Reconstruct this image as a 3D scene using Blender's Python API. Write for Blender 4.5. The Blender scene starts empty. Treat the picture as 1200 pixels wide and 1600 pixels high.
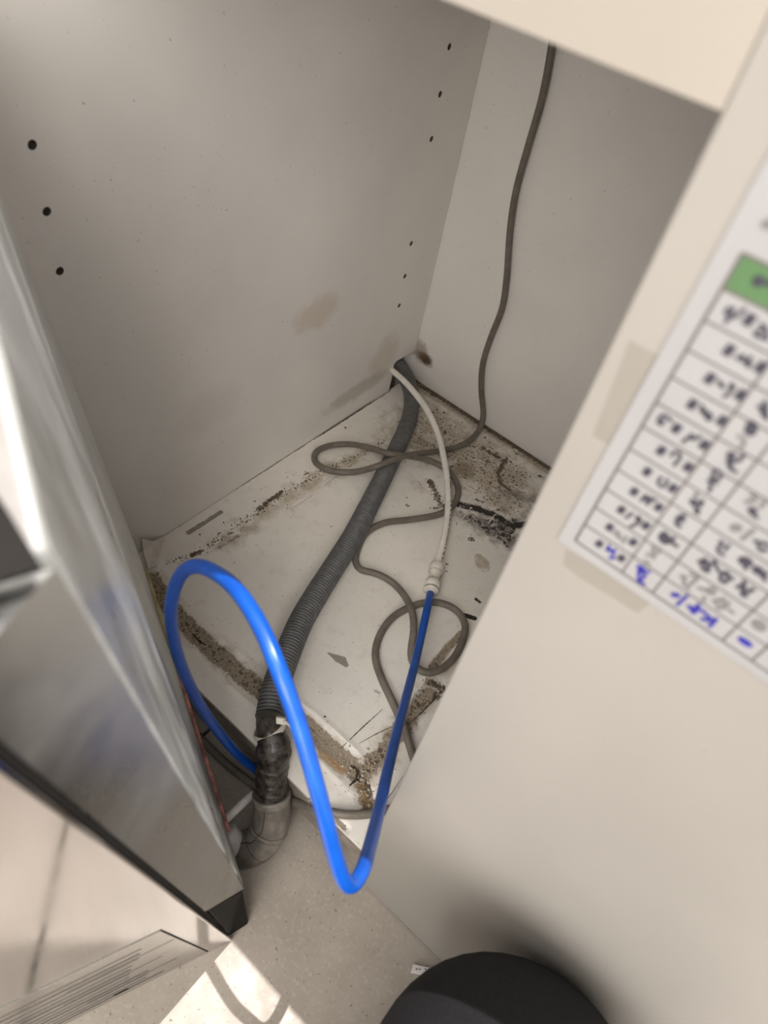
import bpy, bmesh, math, random
import numpy as np
from mathutils import Vector, Matrix

# ---------------------------------------------------------------- camera, light, exposure
# measured frame of the place: x = along the cabinet front, y = into the cabinet, z = up, floor z = 0
F_PX = 1080.0
Rw = np.array([[0.7549548, 0.63789071, 0.15211409],      # rows: image right / image down / view axis
               [0.56405793, -0.51333904, -0.64677793],
               [-0.33448753, 0.57408926, -0.74735508]])
CAM = np.array([0.0, 0.0, 0.5443])
sc = bpy.context.scene
col = sc.collection

cd = bpy.data.cameras.new('camera')
cam = bpy.data.objects.new('camera', cd); col.objects.link(cam)
mw = Matrix([[Rw[0][0], -Rw[1][0], -Rw[2][0], CAM[0]],
             [Rw[0][1], -Rw[1][1], -Rw[2][1], CAM[1]],
             [Rw[0][2], -Rw[1][2], -Rw[2][2], CAM[2]],
             [0, 0, 0, 1]])
cam.matrix_world = mw
cd.sensor_fit = 'VERTICAL'; cd.sensor_height = 36.0; cd.sensor_width = 27.0
cd.lens = F_PX / 1600.0 * 36.0
cd.clip_start = 0.01
cd.dof.use_dof = True; cd.dof.focus_distance = 0.58; cd.dof.aperture_fstop = 11.0
sc.camera = cam

world = bpy.data.worlds.new('room_light'); sc.world = world; world.use_nodes = True
bg = world.node_tree.nodes['Background']
bg.inputs[0].default_value = (1.0, 0.955, 0.915, 1); bg.inputs[1].default_value = 0.95

def area(name, loc, target, sx, sy, power, color):
    l = bpy.data.lights.new(name, 'AREA'); l.shape = 'RECTANGLE'; l.size = sx; l.size_y = sy
    l.energy = power; l.color = color
    o = bpy.data.objects.new(name, l); col.objects.link(o); o.location = loc
    o.rotation_euler = (Vector(target) - Vector(loc)).to_track_quat('-Z', 'Y').to_euler()
    return o
area('ceiling_panel_light', (0.25, -1.0, 2.35), (0.05, 0.2, 0.3), 0.9, 0.6, 14.0, (1.0, 0.93, 0.84))
area('added_fill_light', (0.85, -1.65, 1.35), (-0.1, 0.4, 0.25), 2.0, 1.4, 64.0, (1.0, 0.95, 0.905))  # soft fill added to brighten the cabinet interior, not an actual window
sc.cycles.diffuse_bounces = 8; sc.cycles.max_bounces = 14
lp = bpy.data.lights.new('ceiling_spot', 'POINT'); lp.energy = 300.0; lp.shadow_soft_size = 0.006; lp.color = (1.0, 0.95, 0.92)
lo = bpy.data.objects.new('ceiling_spot', lp); col.objects.link(lo); lo.location = (-0.028, 0.4213, 2.4)

sc.view_settings.view_transform = 'Standard'; sc.view_settings.look = 'None'
sc.view_settings.gamma = 1.0; sc.view_settings.use_curve_mapping = False
sc.view_settings.exposure = 0.16

# ---------------------------------------------------------------- measuring helpers
YF = 0.1378      # front plane of the cabinet
YB = 0.5537      # inner face of the back panel
XL = -0.330      # inner face of the left side panel
XE = -0.0340     # left edge of the closed front panel
ZB = 0.0582      # top of the cabinet bottom
ZR = 0.5095      # underside of the front rail
ZT = 0.5275       # underside of the worktop

def ray(p):
    return Rw.T @ np.array([p[0] - 600.0, p[1] - 800.0, F_PX])
def on_z(p, z):
    r = ray(p); return CAM + r * ((z - CAM[2]) / r[2])
def on_y(p, y):
    r = ray(p); return CAM + r * ((y - CAM[1]) / r[1])
def on_x(p, x):
    r = ray(p); return CAM + r * ((x - CAM[0]) / r[0])
def at_depth(p, d):
    return CAM + ray(p) * (d / F_PX)
def on_plane(p, o, n):
    r = ray(p); return CAM + r * (((o - CAM) @ n) / (r @ n))

rng = random.Random(7)

# ---------------------------------------------------------------- materials
class NT:
    def __init__(s, name):
        s.m = bpy.data.materials.new(name); s.m.use_nodes = True
        s.t = s.m.node_tree; s.b = s.t.nodes['Principled BSDF']
    def n(s, typ, **k):
        nd = s.t.nodes.new(typ)
        for a, v in k.items(): setattr(nd, a, v)
        return nd
    def put(s, sock, v):
        if isinstance(v, bpy.types.NodeSocket): s.t.links.new(v, sock)
        elif isinstance(v, (tuple, list)) and sock.type == 'RGBA': sock.default_value = (*v[:3], 1)
        else: sock.default_value = v
    def coord(s): return s.n('ShaderNodeTexCoord').outputs['Object']
    def mapping(s, scale):
        mp = s.n('ShaderNodeMapping'); s.put(mp.inputs['Vector'], s.coord()); mp.inputs['Scale'].default_value = scale
        return mp.outputs[0]
    def noise(s, scale, detail=4, rough=0.55, vec=None, dist=0.0):
        nd = s.n('ShaderNodeTexNoise'); s.put(nd.inputs['Vector'], vec if vec else s.coord())
        nd.inputs['Scale'].default_value = scale; nd.inputs['Detail'].default_value = detail
        nd.inputs['Roughness'].default_value = rough; nd.inputs['Distortion'].default_value = dist
        return nd.outputs['Fac']
    def math(s, op, a, b=0.0, clamp=False):
        nd = s.n('ShaderNodeMath', operation=op, use_clamp=clamp); s.put(nd.inputs[0], a); s.put(nd.inputs[1], b)
        return nd.outputs[0]
    def ramp(s, v, lo, hi, a=0.0, b=1.0):
        nd = s.n('ShaderNodeMapRange', interpolation_type='SMOOTHSTEP'); s.put(nd.inputs['Value'], v)
        for i, q in zip(('From Min', 'From Max', 'To Min', 'To Max'), (lo, hi, a, b)): nd.inputs[i].default_value = q
        return nd.outputs[0]
    def mix(s, f, a, b):
        nd = s.n('ShaderNodeMix', data_type='RGBA'); s.put(nd.inputs[0], f); s.put(nd.inputs[6], a); s.put(nd.inputs[7], b)
        return nd.outputs[2]
    def bump(s, h, strength=0.3, dist=0.001):
        nd = s.n('ShaderNodeBump'); s.put(nd.inputs['Height'], h)
        nd.inputs['Strength'].default_value = strength; nd.inputs['Distance'].default_value = dist
        s.t.links.new(nd.outputs[0], s.b.inputs['Normal'])
    def set(s, **k):
        names = dict(color='Base Color', rough='Roughness', metal='Metallic', spec='Specular IOR Level',
                     coat='Coat Weight', trans='Transmission Weight', sss='Subsurface Weight')
        for a, v in k.items(): s.put(s.b.inputs[names[a]], v)
        return s.m
    def attr(s, name):
        a = s.n('ShaderNodeAttribute', attribute_name=name); sp = s.n('ShaderNodeSeparateColor')
        s.t.links.new(a.outputs['Color'], sp.inputs[0]); return sp.outputs

def plain(name, c, rough=0.5, var=0.06, scale=60.0, metal=0.0, bump=0.0, spec=0.5, bscale=None, coat=0.0):
    t = NT(name); f = t.noise(scale, 5)
    dk = tuple(max(0, x * (1 - 2 * var)) for x in c); lt = tuple(min(1, x * (1 + 2 * var)) for x in c)
    t.set(color=t.mix(t.ramp(f, 0.3, 0.7), dk, lt), rough=rough, metal=metal, spec=spec, coat=coat)
    if bump: t.bump(t.noise(bscale or scale * 4, 3), bump, 0.0006)
    return t.m

def blobs(t, base, spots):
    """real dirt marks: (centre xyz in object space, radii xyz, colour, strength, noise scale)"""
    c = base
    for ctr, rad, colr, stg, ns in spots:
        mp = t.n('ShaderNodeMapping'); t.put(mp.inputs['Vector'], t.coord()); mp.vector_type = 'TEXTURE'
        mp.inputs['Location'].default_value = ctr; mp.inputs['Scale'].default_value = rad
        ln = t.n('ShaderNodeVectorMath', operation='LENGTH'); t.put(ln.inputs[0], mp.outputs[0])
        fall = t.ramp(ln.outputs['Value'], 0.0, 1.0, 1.0, 0.0)
        f = t.ramp(t.math('ADD', fall, t.noise(ns, 6, 0.7)), 0.72, 1.35, 0.0, stg)
        c = t.mix(t.math('MULTIPLY', f, t.ramp(ln.outputs['Value'], 0.7, 1.0, 1.0, 0.0)), c, colr)
    return c

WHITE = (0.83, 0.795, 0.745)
def melamine(name, base=WHITE, spots=(), rough=0.42):
    t = NT(name)
    c = t.mix(t.ramp(t.noise(9, 4), 0.3, 0.7), tuple(x * 0.96 for x in base), tuple(x * 1.03 for x in base))
    specks = t.ramp(t.noise(420, 2, 0.5), 0.735, 0.76)
    c = t.mix(t.math('MULTIPLY', specks, 0.5), c, (0.2, 0.16, 0.11))
    c = blobs(t, c, spots)
    t.set(color=c, rough=rough, spec=0.4)
    t.bump(t.noise(55, 3), 0.08, 0.001)
    return t.m

M = {}
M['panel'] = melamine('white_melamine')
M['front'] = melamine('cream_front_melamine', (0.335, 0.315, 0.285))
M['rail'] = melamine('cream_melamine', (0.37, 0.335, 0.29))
M['dark_gap'] = plain('hole_shade_lining', (0.10, 0.083, 0.066), 0.9)
M['edge_band'] = plain('aged_board_edge', (0.24, 0.21, 0.175), 0.7, 0.12, 90, bump=0.3)
M['worktop'] = plain('worktop_laminate', (0.45, 0.42, 0.39), 0.35)
M['cable'] = plain('grey_cable_sheath', (0.165, 0.145, 0.118), 0.5, 0.08, 120, bump=0.1)
M['hose'] = plain('grey_hose_plastic', (0.125, 0.125, 0.125), 0.5, 0.10, 160)
M['white_tube'] = plain('white_polythene', (0.86, 0.83, 0.76), 0.35, 0.03, 80)
M['fitting'] = plain('ivory_fitting_plastic', (0.76, 0.72, 0.64), 0.4, 0.06, 160, bump=0.2)
M['print'] = plain('black_print', (0.03, 0.03, 0.035), 0.6)
M['elbow'] = plain('grey_pvc', (0.21, 0.19, 0.165), 0.42, 0.14, 110, bump=0.12)
M['elbow_line'] = plain('grimy_pvc_joint', (0.085, 0.07, 0.055), 0.7)
M['zip'] = plain('milky_nylon', (0.62, 0.58, 0.50), 0.4)
M['foot'] = plain('black_rubber', (0.005, 0.005, 0.0055), 0.5, 0.3, 140, bump=0.4, spec=0.12)
M['rear'] = plain('grey_beige_casing', (0.30, 0.285, 0.255), 0.45, 0.05, 40)
M['amber'] = plain('yellowed_sealant', (0.46, 0.39, 0.20), 0.5, 0.15, 70)
M['red'] = plain('red_strip', (0.46, 0.19, 0.155), 0.55, 0.3, 130)
M['outlet'] = plain('white_outlet_plastic', (0.62, 0.60, 0.57), 0.35, 0.08, 90)
M['black_lid'] = plain('black_plastic', (0.012, 0.011, 0.010), 0.8, spec=0.1)
M['slit'] = plain('dark_vent_opening', (0.055, 0.048, 0.043), 0.5)
M['ink'] = plain('black_ink', (0.045, 0.042, 0.06), 0.6)
M['ink_blue'] = plain('blue_ink', (0.025, 0.02, 0.28), 0.6)
M['ink_grey'] = plain('grey_pencil', (0.17, 0.165, 0.165), 0.6)
M['line'] = plain('printed_line', (0.13, 0.115, 0.11), 0.6)
M['green'] = plain('printed_green', (0.085, 0.175, 0.07), 0.5, 0.03)
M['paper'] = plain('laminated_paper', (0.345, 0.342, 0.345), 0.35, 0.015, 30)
M['trouser'] = plain('dark_trouser_cloth', (0.015, 0.0145, 0.016), 0.9, 0.12, 900, bump=0.1, spec=0.2)
M['shoe'] = plain('black_shoe_leather', (0.02, 0.02, 0.022), 0.4)
M['tag'] = plain('white_label', (0.72, 0.70, 0.68), 0.5)
M['film'] = plain('peeling_white_film', (0.68, 0.63, 0.57), 0.35, 0.08, 60)
M['crumb_dark'] = plain('dark_crumb', (0.05, 0.035, 0.022), 0.9, 0.3, 200)
M['crumb_light'] = plain('pale_flake', (0.55, 0.49, 0.40), 0.7, 0.2, 200)

t = NT('clear_adhesive_tape')
t.set(color=(0.40, 0.365, 0.31), rough=0.25, spec=0.6)
t.b.inputs['Alpha'].default_value = 0.16
M['tape'] = t.m

t = NT('blue_polythene')
t.set(color=t.mix(t.ramp(t.noise(70, 4), 0.3, 0.7), (0.003, 0.070, 0.40), (0.005, 0.092, 0.48)), rough=0.3, spec=0.5)
t.b.inputs['Subsurface Weight'].default_value = 0.12
t.b.inputs['Subsurface Radius'].default_value = (0.0006, 0.0015, 0.004)
M['blue'] = t.m

t = NT('glossy_black_tape')
f = t.noise(170, 8, 0.7)
t.set(color=t.mix(t.ramp(f, 0.42, 0.62), (0.022, 0.018, 0.015), (0.085, 0.070, 0.058)), rough=t.ramp(f, 0.3, 0.7, 0.18, 0.6), spec=0.6)
t.bump(t.noise(350, 3), 0.3, 0.0006)
M['wrap'] = t.m

def steel(name, base, rough, wave, stretch=(1, 1, 1)):
    t = NT(name)
    v = t.mapping(stretch)
    sm = t.noise(22, 5, 0.6, v)
    t.set(color=t.mix(t.ramp(sm, 0.3, 0.7), tuple(x * 0.9 for x in base), base), rough=t.ramp(sm, 0.3, 0.75, rough, rough * 1.9), metal=1.0)
    t.bump(t.noise(wave[0], 2, 0.4, v), wave[1], 0.01)
    return t.m
M['steel_door'] = steel('mirror_stainless', (0.50, 0.48, 0.475), 0.08, (9, 0.02))
M['steel_front'] = steel('satin_stainless', (0.56, 0.56, 0.545), 0.24, (7, 0.02))
M['steel_side'] = steel('film_covered_stainless', (0.76, 0.785, 0.79), 0.27, (16, 0.10), (1.6, 1.6, 0.5))
M['steel_edge'] = steel('dulled_steel_edge', (0.46, 0.47, 0.46), 0.55, (9, 0.02))
M['steel_vent'] = steel('brushed_vent_stainless', (0.44, 0.43, 0.41), 0.16, (9, 0.02))
M['steel_top'] = steel('stainless_top', (0.55, 0.53, 0.51), 0.3, (7, 0.03))

# floor tile: beige stone with small dark pits
t = NT('beige_stone_tile')
c = t.mix(t.ramp(t.noise(16, 6, 0.6), 0.3, 0.7), (0.33, 0.29, 0.245), (0.41, 0.365, 0.315))
c = t.mix(t.math('MULTIPLY', t.ramp(t.noise(330, 3, 0.6), 0.52, 0.7), 0.35), c, (0.52, 0.475, 0.42))
c = t.mix(t.math('MULTIPLY', t.ramp(t.noise(400, 3, 0.6, dist=0.5), 0.655, 0.69), 0.85), c, (0.12, 0.09, 0.07))
c = blobs(t, c, [((-0.06, 0.115, 0.0), (0.07, 0.05, 0.05), (0.16, 0.13, 0.10), 0.6, 60)])
t.set(color=c, rough=t.ramp(t.noise(60, 3), 0.3, 0.7, 0.35, 0.55), spec=0.4)
t.bump(t.noise(240, 4), 0.12, 0.0005)
M['tile'] = t.m
M['grout'] = plain('dark_grout', (0.06, 0.052, 0.045), 0.9, 0.1, 300)

# cabinet bottom: worn melamine; the two colour attributes hold WHERE dirt and wear are
t = NT('stained_melamine')
a1 = t.attr('dirt'); a2 = t.attr('wear')
c = t.mix(t.ramp(t.noise(14, 5), 0.3, 0.7), (0.78, 0.74, 0.675), (0.85, 0.815, 0.755))
c = t.mix(t.math('MULTIPLY', t.ramp(t.noise(90, 6, 0.7), 0.5, 0.75), 0.22), c, (0.40, 0.35, 0.28))
nf = t.noise(520, 4, 0.65); nm = t.noise(190, 6, 0.7, dist=0.6); nc = t.noise(90, 5, 0.6, dist=0.4)
tan = t.ramp(t.math('ADD', a1[2], t.math('MULTIPLY', t.math('SUBTRACT', nc, 0.5), 1.1)), 0.25, 0.75, 0.0, 0.85)
c = t.mix(tan, c, t.mix(nm, (0.33, 0.265, 0.175), (0.60, 0.52, 0.40)))
grit = t.ramp(t.math('ADD', a1[2], nf), 1.12, 1.38, 0.0, 0.55)
c = t.mix(grit, c, (0.17, 0.125, 0.075))
exp = t.ramp(t.math('ADD', a2[0], t.math('MULTIPLY', t.math('SUBTRACT', nm, 0.5), 1.3)), 0.42, 0.58)
board = t.mix(t.ramp(t.noise(720, 8, 0.8, dist=0.2), 0.35, 0.65), (0.23, 0.18, 0.125), (0.46, 0.39, 0.30))
c = t.mix(exp, c, board)
grey = t.ramp(t.math('ADD', a2[2], t.math('MULTIPLY', t.math('SUBTRACT', nm, 0.5), 0.9)), 0.42, 0.55)
c = t.mix(grey, c, t.mix(nf, (0.20, 0.18, 0.155), (0.42, 0.385, 0.34)))
brown = t.ramp(t.math('ADD', a1[0], nm), 0.97, 1.07, 0.0, 0.9)
c = t.mix(brown, c, t.mix(nf, (0.085, 0.06, 0.036), (0.23, 0.175, 0.115)))
sp2 = t.ramp(t.math('ADD', a1[0], t.noise(430, 2, 0.5, dist=0.5)), 0.90, 0.96, 0.0, 0.85)
c = t.mix(sp2, c, (0.09, 0.06, 0.035))
rust = t.ramp(t.math('ADD', a2[1], t.math('MULTIPLY', t.math('SUBTRACT', nm, 0.5), 0.8)), 0.3, 0.8, 0.0, 0.8)
c = t.mix(rust, c, t.mix(nf, (0.36, 0.19, 0.07), (0.50, 0.36, 0.21)))
smoke = t.ramp(t.math('ADD', a1[1], t.math('MULTIPLY', t.math('SUBTRACT', nc, 0.5), 1.2)), 0.22, 0.85, 0.0, 0.78)
c = t.mix(smoke, c, (0.12, 0.10, 0.095))
black = t.ramp(t.math('ADD', a1[1], nm), 1.10, 1.19, 0.0, 0.97)
c = t.mix(black, c, (0.016, 0.011, 0.010))
fine = t.ramp(t.noise(520, 2, 0.4), 0.725, 0.75, 0.0, 0.7)
c = t.mix(fine, c, (0.10, 0.075, 0.05))
t.set(color=c, rough=t.ramp(exp, 0, 1, 0.35, 0.85), spec=0.4)
h = t.math('ADD', t.math('MULTIPLY', exp, nf), t.math('MULTIPLY', t.math('ADD', brown, grit), 0.5))
t.bump(h, 0.7, 0.0012)
M['bottom'] = t.m

# ---------------------------------------------------------------- object helpers
def put_mesh(name, me, mat, parent=None):
    o = bpy.data.objects.new(name, me); col.objects.link(o)
    if mat is not None and not me.materials: me.materials.append(mat)
    if parent is not None: o.parent = parent
    return o
def base_of(parent):
    b = Vector((0, 0, 0))
    while parent is not None:
        b += Vector(parent.location); parent = parent.parent
    return b
def mesh(name, verts, faces, mat, parent=None, smooth=False):
    b = base_of(parent)
    me = bpy.data.meshes.new(name)
    me.from_pydata([tuple(Vector([float(q) for q in v]) - b) for v in verts], [], faces)
    me.update()
    if smooth: me.polygons.foreach_set('use_smooth', [True] * len(me.polygons))
    return put_mesh(name, me, mat, parent)
def from_bm(name, bm, mat, parent=None, smooth=False, relative=True):
    if relative: bmesh.ops.translate(bm, verts=bm.verts, vec=-base_of(parent))
    me = bpy.data.meshes.new(name); bm.to_mesh(me); bm.free()
    if smooth: me.polygons.foreach_set('use_smooth', [True] * len(me.polygons))
    return put_mesh(name, me, mat, parent)
def thing(name, label, cat, loc=(0, 0, 0), group=None):
    o = bpy.data.objects.new(name, None); col.objects.link(o); o.location = [float(q) for q in loc]
    o.empty_display_size = 0.02; o['label'] = label; o['category'] = cat
    if group: o['group'] = group
    return o
def tag(o, label, cat): o['label'] = label; o['category'] = cat; return o

def hexa(bm, o, a, b, c):
    """box from corner o with edge vectors a, b, c"""
    o, a, b, c = (Vector([float(q) for q in v]) for v in (o, a, b, c))
    vs = [bm.verts.new(o + a * i + b * j + c * k) for i in (0, 1) for j in (0, 1) for k in (0, 1)]
    for f in ((0, 1, 3, 2), (4, 6, 7, 5), (0, 4, 5, 1), (2, 3, 7, 6), (0, 2, 6, 4), (1, 5, 7, 3)):
        bm.faces.new([vs[i] for i in f])
    bmesh.ops.recalc_face_normals(bm, faces=bm.faces)
    return vs
def box(name, x0, x1, y0, y1, z0, z1, mat, parent=None, bev=0.0008):
    bm = bmesh.new(); hexa(bm, (x0, y0, z0), (x1 - x0, 0, 0), (0, y1 - y0, 0), (0, 0, z1 - z0))
    if bev: bmesh.ops.bevel(bm, geom=list(bm.edges), offset=bev, segments=2, profile=0.5, affect='EDGES')
    return from_bm(name, bm, mat, parent)
def obox(name, o, a, b, c, mat, parent=None, bev=0.0, seg=3, smooth=False):
    bm = bmesh.new(); hexa(bm, o, a, b, c)
    if bev: bmesh.ops.bevel(bm, geom=list(bm.edges), offset=bev, segments=seg, profile=0.5, affect='EDGES')
    ob = from_bm(name, bm, mat, parent, smooth)
    return ob

def spline(pts, step=0.004):
    """centripetal Catmull-Rom through 3-D points, resampled evenly"""
    P = [np.array(p, float) for p in pts]
    P = [2 * P[0] - P[1]] + P + [2 * P[-1] - P[-2]]
    out = []
    for i in range(1, len(P) - 2):
        p0, p1, p2, p3 = P[i - 1:i + 3]
        t0 = 0; t1 = t0 + max(1e-5, np.linalg.norm(p1 - p0)) ** .5; t2 = t1 + max(1e-5, np.linalg.norm(p2 - p1)) ** .5; t3 = t2 + max(1e-5, np.linalg.norm(p3 - p2)) ** .5
        for k in range(16):
            t = t1 + (t2 - t1) * k / 16
            A1 = (t1 - t) / (t1 - t0) * p0 + (t - t0) / (t1 - t0) * p1
            A2 = (t2 - t) / (t2 - t1) * p1 + (t - t1) / (t2 - t1) * p2
            A3 = (t3 - t) / (t3 - t2) * p2 + (t - t2) / (t3 - t2) * p3
            B1 = (t2 - t) / (t2 - t0) * A1 + (t - t0) / (t2 - t0) * A2
            B2 = (t3 - t) / (t3 - t1) * A2 + (t - t1) / (t3 - t1) * A3
            out.append((t2 - t) / (t2 - t1) * B1 + (t - t1) / (t2 - t1) * B2)
    out.append(P[-2]); out = np.array(out)
    seg = np.linalg.norm(np.diff(out, axis=0), axis=1); s = np.concatenate([[0], np.cumsum(seg)])
    n = max(2, int(s[-1] / step))
    q = np.linspace(0, s[-1], n + 1)
    r = np.stack([np.interp(q, s, out[:, k]) for k in range(3)], 1)
    for _ in range(3):
        r[1:-1] = 0.25 * r[:-2] + 0.5 * r[1:-1] + 0.25 * r[2:]
    return r, q
def sweep(name, path, radius, mat, parent=None, sides=16, cap=True):
    """path: Nx3, radius: float or N-array"""
    path = np.asarray(path, float); n = len(path); rad = np.full(n, radius) if np.isscalar(radius) else np.asarray(radius)
    T = np.gradient(path, axis=0); T /= np.linalg.norm(T, axis=1)[:, None] + 1e-12
    u = np.cross(T[0], [0, 0, 1]);
    if np.linalg.norm(u) < 1e-3: u = np.cross(T[0], [0, 1, 0])
    u /= np.linalg.norm(u)
    ang = np.arange(sides) * 2 * math.pi / sides; ca, sa = np.cos(ang)[:, None], np.sin(ang)[:, None]
    V = []
    for i in range(n):
        u = u - T[i] * (u @ T[i]); u /= np.linalg.norm(u); v = np.cross(T[i], u)
        V.append(path[i] + rad[i] * (ca * u + sa * v))
    V = np.concatenate(V)
    Fc = []
    for i in range(n - 1):
        for k in range(sides):
            k2 = (k + 1) % sides
            Fc.append((i * sides + k, i * sides + k2, (i + 1) * sides + k2, (i + 1) * sides + k))
    if cap:
        Fc.append(tuple(reversed(range(sides)))); Fc.append(tuple((n - 1) * sides + k for k in range(sides)))
    return mesh(name, V, Fc, mat, parent, smooth=True)
def prism(name, pts, axis_vec, mat, parent=None, bev=0):
    """closed polygon of 3-D points pushed along a vector"""
    n = len(pts); a = np.array(axis_vec, float)
    V = [np.array(p, float) for p in pts] + [np.array(p, float) + a for p in pts]
    Fc = [tuple(range(n)), tuple(range(2 * n - 1, n - 1, -1))] + [(i, i + n, (i + 1) % n + n, (i + 1) % n) for i in range(n)]
    o = mesh(name, V, Fc, mat, parent)
    bm = bmesh.new(); bm.from_mesh(o.data); bmesh.ops.recalc_face_normals(bm, faces=bm.faces)
    if bev: bmesh.ops.bevel(bm, geom=list(bm.edges), offset=bev, segments=2, profile=0.5, affect='EDGES')
    bm.to_mesh(o.data); bm.free()
    return o

# ---------------------------------------------------------------- the setting
floor = box('floor', -1.9, 1.9, -1.9, 1.2, -0.03, -0.004, M['grout'], bev=0)
floor['kind'] = 'structure'
TS = 0.6; G = 0.0013
xs = [-0.1915 + TS * k for k in range(-3, 4)]; ys = [-0.0665 + TS * k for k in range(-3, 3)]
tile_me = None
for i in range(len(xs) - 1):
    for j in range(len(ys) - 1):
        if tile_me is None:
            bm = bmesh.new(); hexa(bm, (G, G, -0.0035), (TS - 2 * G, 0, 0), (0, TS - 2 * G, 0), (0, 0, 0.0035))
            bmesh.ops.bevel(bm, geom=[e for e in bm.edges if all(v.co.z > -0.001 for v in e.verts)], offset=0.0008, segments=1, affect='EDGES')
            tile_me = bpy.data.meshes.new('tile'); bm.to_mesh(tile_me); bm.free(); tile_me.materials.append(M['tile'])
        o = bpy.data.objects.new('tile', tile_me); col.objects.link(o); o.parent = floor; o.location = (xs[i], ys[j], 0)
wb = box('wall_back', -1.9, 1.9, 0.60, 0.70, -0.004, 2.45, M['panel'], bev=0); wb['kind'] = 'structure'

# ---------------------------------------------------------------- the cabinet
cab = thing('base_cabinet', 'open white base cabinet with stained bottom panel and closed front panel carrying a notice', 'cabinet', (0.0, 0.35, 0.0))
# side panel with the chewed-out corner notch and pin holes
pts = [(YF, 0.0), (YF, ZT), (YB, ZT), (YB, None), (None, None), (0, 0), (0, 0)]
n1 = on_x((641, 553), XL); n2 = on_x((616, 568), XL); n3 = on_x((610, 606), XL)
prof = [(YF, 0.0), (YF, ZT), (YB - .0009, ZT), (YB - .0009, n1[2]), (0.5 * (n1[1] + n2[1]), 0.5 * (n1[2] + n2[2]) + 0.0015), (n2[1] + 0.003, n2[2] + 0.0015), (n2[1], n2[2] - 0.002),
        (n2[1] + 0.001, 0.5 * (n2[2] + n3[2])), (n3[1] - 0.002, ZB + 0.001), (n3[1] - 0.002, 0.0)]
s1 = on_x((495, 490), XL); s2 = on_x((600, 560), XL); s3 = on_x((330, 640), XL); s4 = on_x((560, 610), XL)
B0 = np.array([0, 0.35, 0])
side_mat = melamine('side_melamine', WHITE, [
    (tuple(s1 - B0), (0.02, 0.05, 0.032), (0.58, 0.44, 0.32), 0.45, 70),
    (tuple(s2 - B0), (0.02, 0.045, 0.05), (0.55, 0.45, 0.33), 0.4, 60),
    (tuple(s4 - B0), (0.02, 0.10, 0.02), (0.42, 0.36, 0.27), 0.5, 90),
    (tuple(s3 - B0), (0.02, 0.06, 0.04), (0.66, 0.61, 0.54), 0.3, 80)])
side = prism('side_panel', [(XL - 0.018, y, z) for y, z in prof], (0.018, 0, 0), side_mat, cab)
holes = [(53, 226), (72, 331), (93, 424), (703, 73), (689, 147), (675, 217), (642, 381), (632, 432), (623, 478)]
cut = bmesh.new(); spots = []
hc = [on_x(p, XL) for p in holes]
yfc = np.mean([h[1] for h in hc[:3]]); ybc = np.mean([h[1] for h in hc[3:]])
for k, h in enumerate(hc):
    h[1] = yfc if k < 3 else ybc
    spots.append(h)
for h in spots:
    mtx = Matrix.Translation(Vector([XL - 0.003, h[1] - 0.35, h[2]])) @ Matrix.Rotation(math.pi / 2, 4, 'Y')
    bmesh.ops.create_cone(cut, cap_ends=True, segments=20, radius1=0.0024, radius2=0.0024, depth=0.02, matrix=mtx)
cme = bpy.data.meshes.new('cutter'); cut.to_mesh(cme); cut.free()
co = bpy.data.objects.new('cutter', cme); col.objects.link(co); co.parent = cab
md = side.modifiers.new('holes', 'BOOLEAN'); md.object = co; md.operation = 'DIFFERENCE'; md.solver = 'EXACT'
bpy.context.view_layer.update()
dg = bpy.context.evaluated_depsgraph_get()
nm = bpy.data.meshes.new_from_object(side.evaluated_get(dg)); nm.materials.clear(); nm.materials.append(side_mat)
side.modifiers.clear(); side.data = nm; bpy.data.objects.remove(co)
for h in spots:                                     # dark disc and liner: shade inside each pin hole put in as colour
    bm = bmesh.new()
    bmesh.ops.create_cone(bm, cap_ends=True, segments=16, radius1=0.0023, radius2=0.0023, depth=0.0006,
                          matrix=Matrix.Translation(Vector([XL - 0.0045, h[1], h[2]])) @ Matrix.Rotation(math.pi / 2, 4, 'Y'))
    bmesh.ops.create_cone(bm, cap_ends=False, segments=16, radius1=0.00235, radius2=0.00235, depth=0.0046,
                          matrix=Matrix.Translation(Vector([XL - 0.0025, h[1], h[2]])) @ Matrix.Rotation(math.pi / 2, 4, 'Y'))
    from_bm('pin_hole', bm, M['dark_gap'], side)
m1 = on_y((663, 560), YB); m2 = on_y((655, 545), YB); m3 = on_y((750, 640), YB); m4 = on_y((690, 640), YB)
back_mat = melamine('back_melamine', WHITE, [
    (tuple(m1 - B0), (0.021, 0.02, 0.015), (0.11, 0.075, 0.04), 1.0, 140),
    (tuple(m2 - B0), (0.022, 0.02, 0.022), (0.24, 0.17, 0.10), 0.6, 260),
    (tuple(m4 - B0), (0.16, 0.02, 0.03), (0.45, 0.38, 0.28), 0.45, 70)])
box('back_panel', XL - 0.018, 0.318, YB, YB + 0.008, 0.0, ZT, back_mat, cab, bev=0)
box('side_panel', 0.300, 0.318, YF + 0.0185, YB - 0.0003, 0.0, ZT, M['panel'], cab, bev=0)
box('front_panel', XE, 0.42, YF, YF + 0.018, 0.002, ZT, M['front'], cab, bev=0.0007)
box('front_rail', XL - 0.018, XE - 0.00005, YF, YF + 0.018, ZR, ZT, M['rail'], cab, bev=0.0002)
box('plinth_board', XL + 0.0005, XE + 0.05, YF + 0.0185 - 0.018, YF + 0.0183, 0.016, ZB - 0.0035, M['edge_band'], cab, bev=0.0006)

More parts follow.
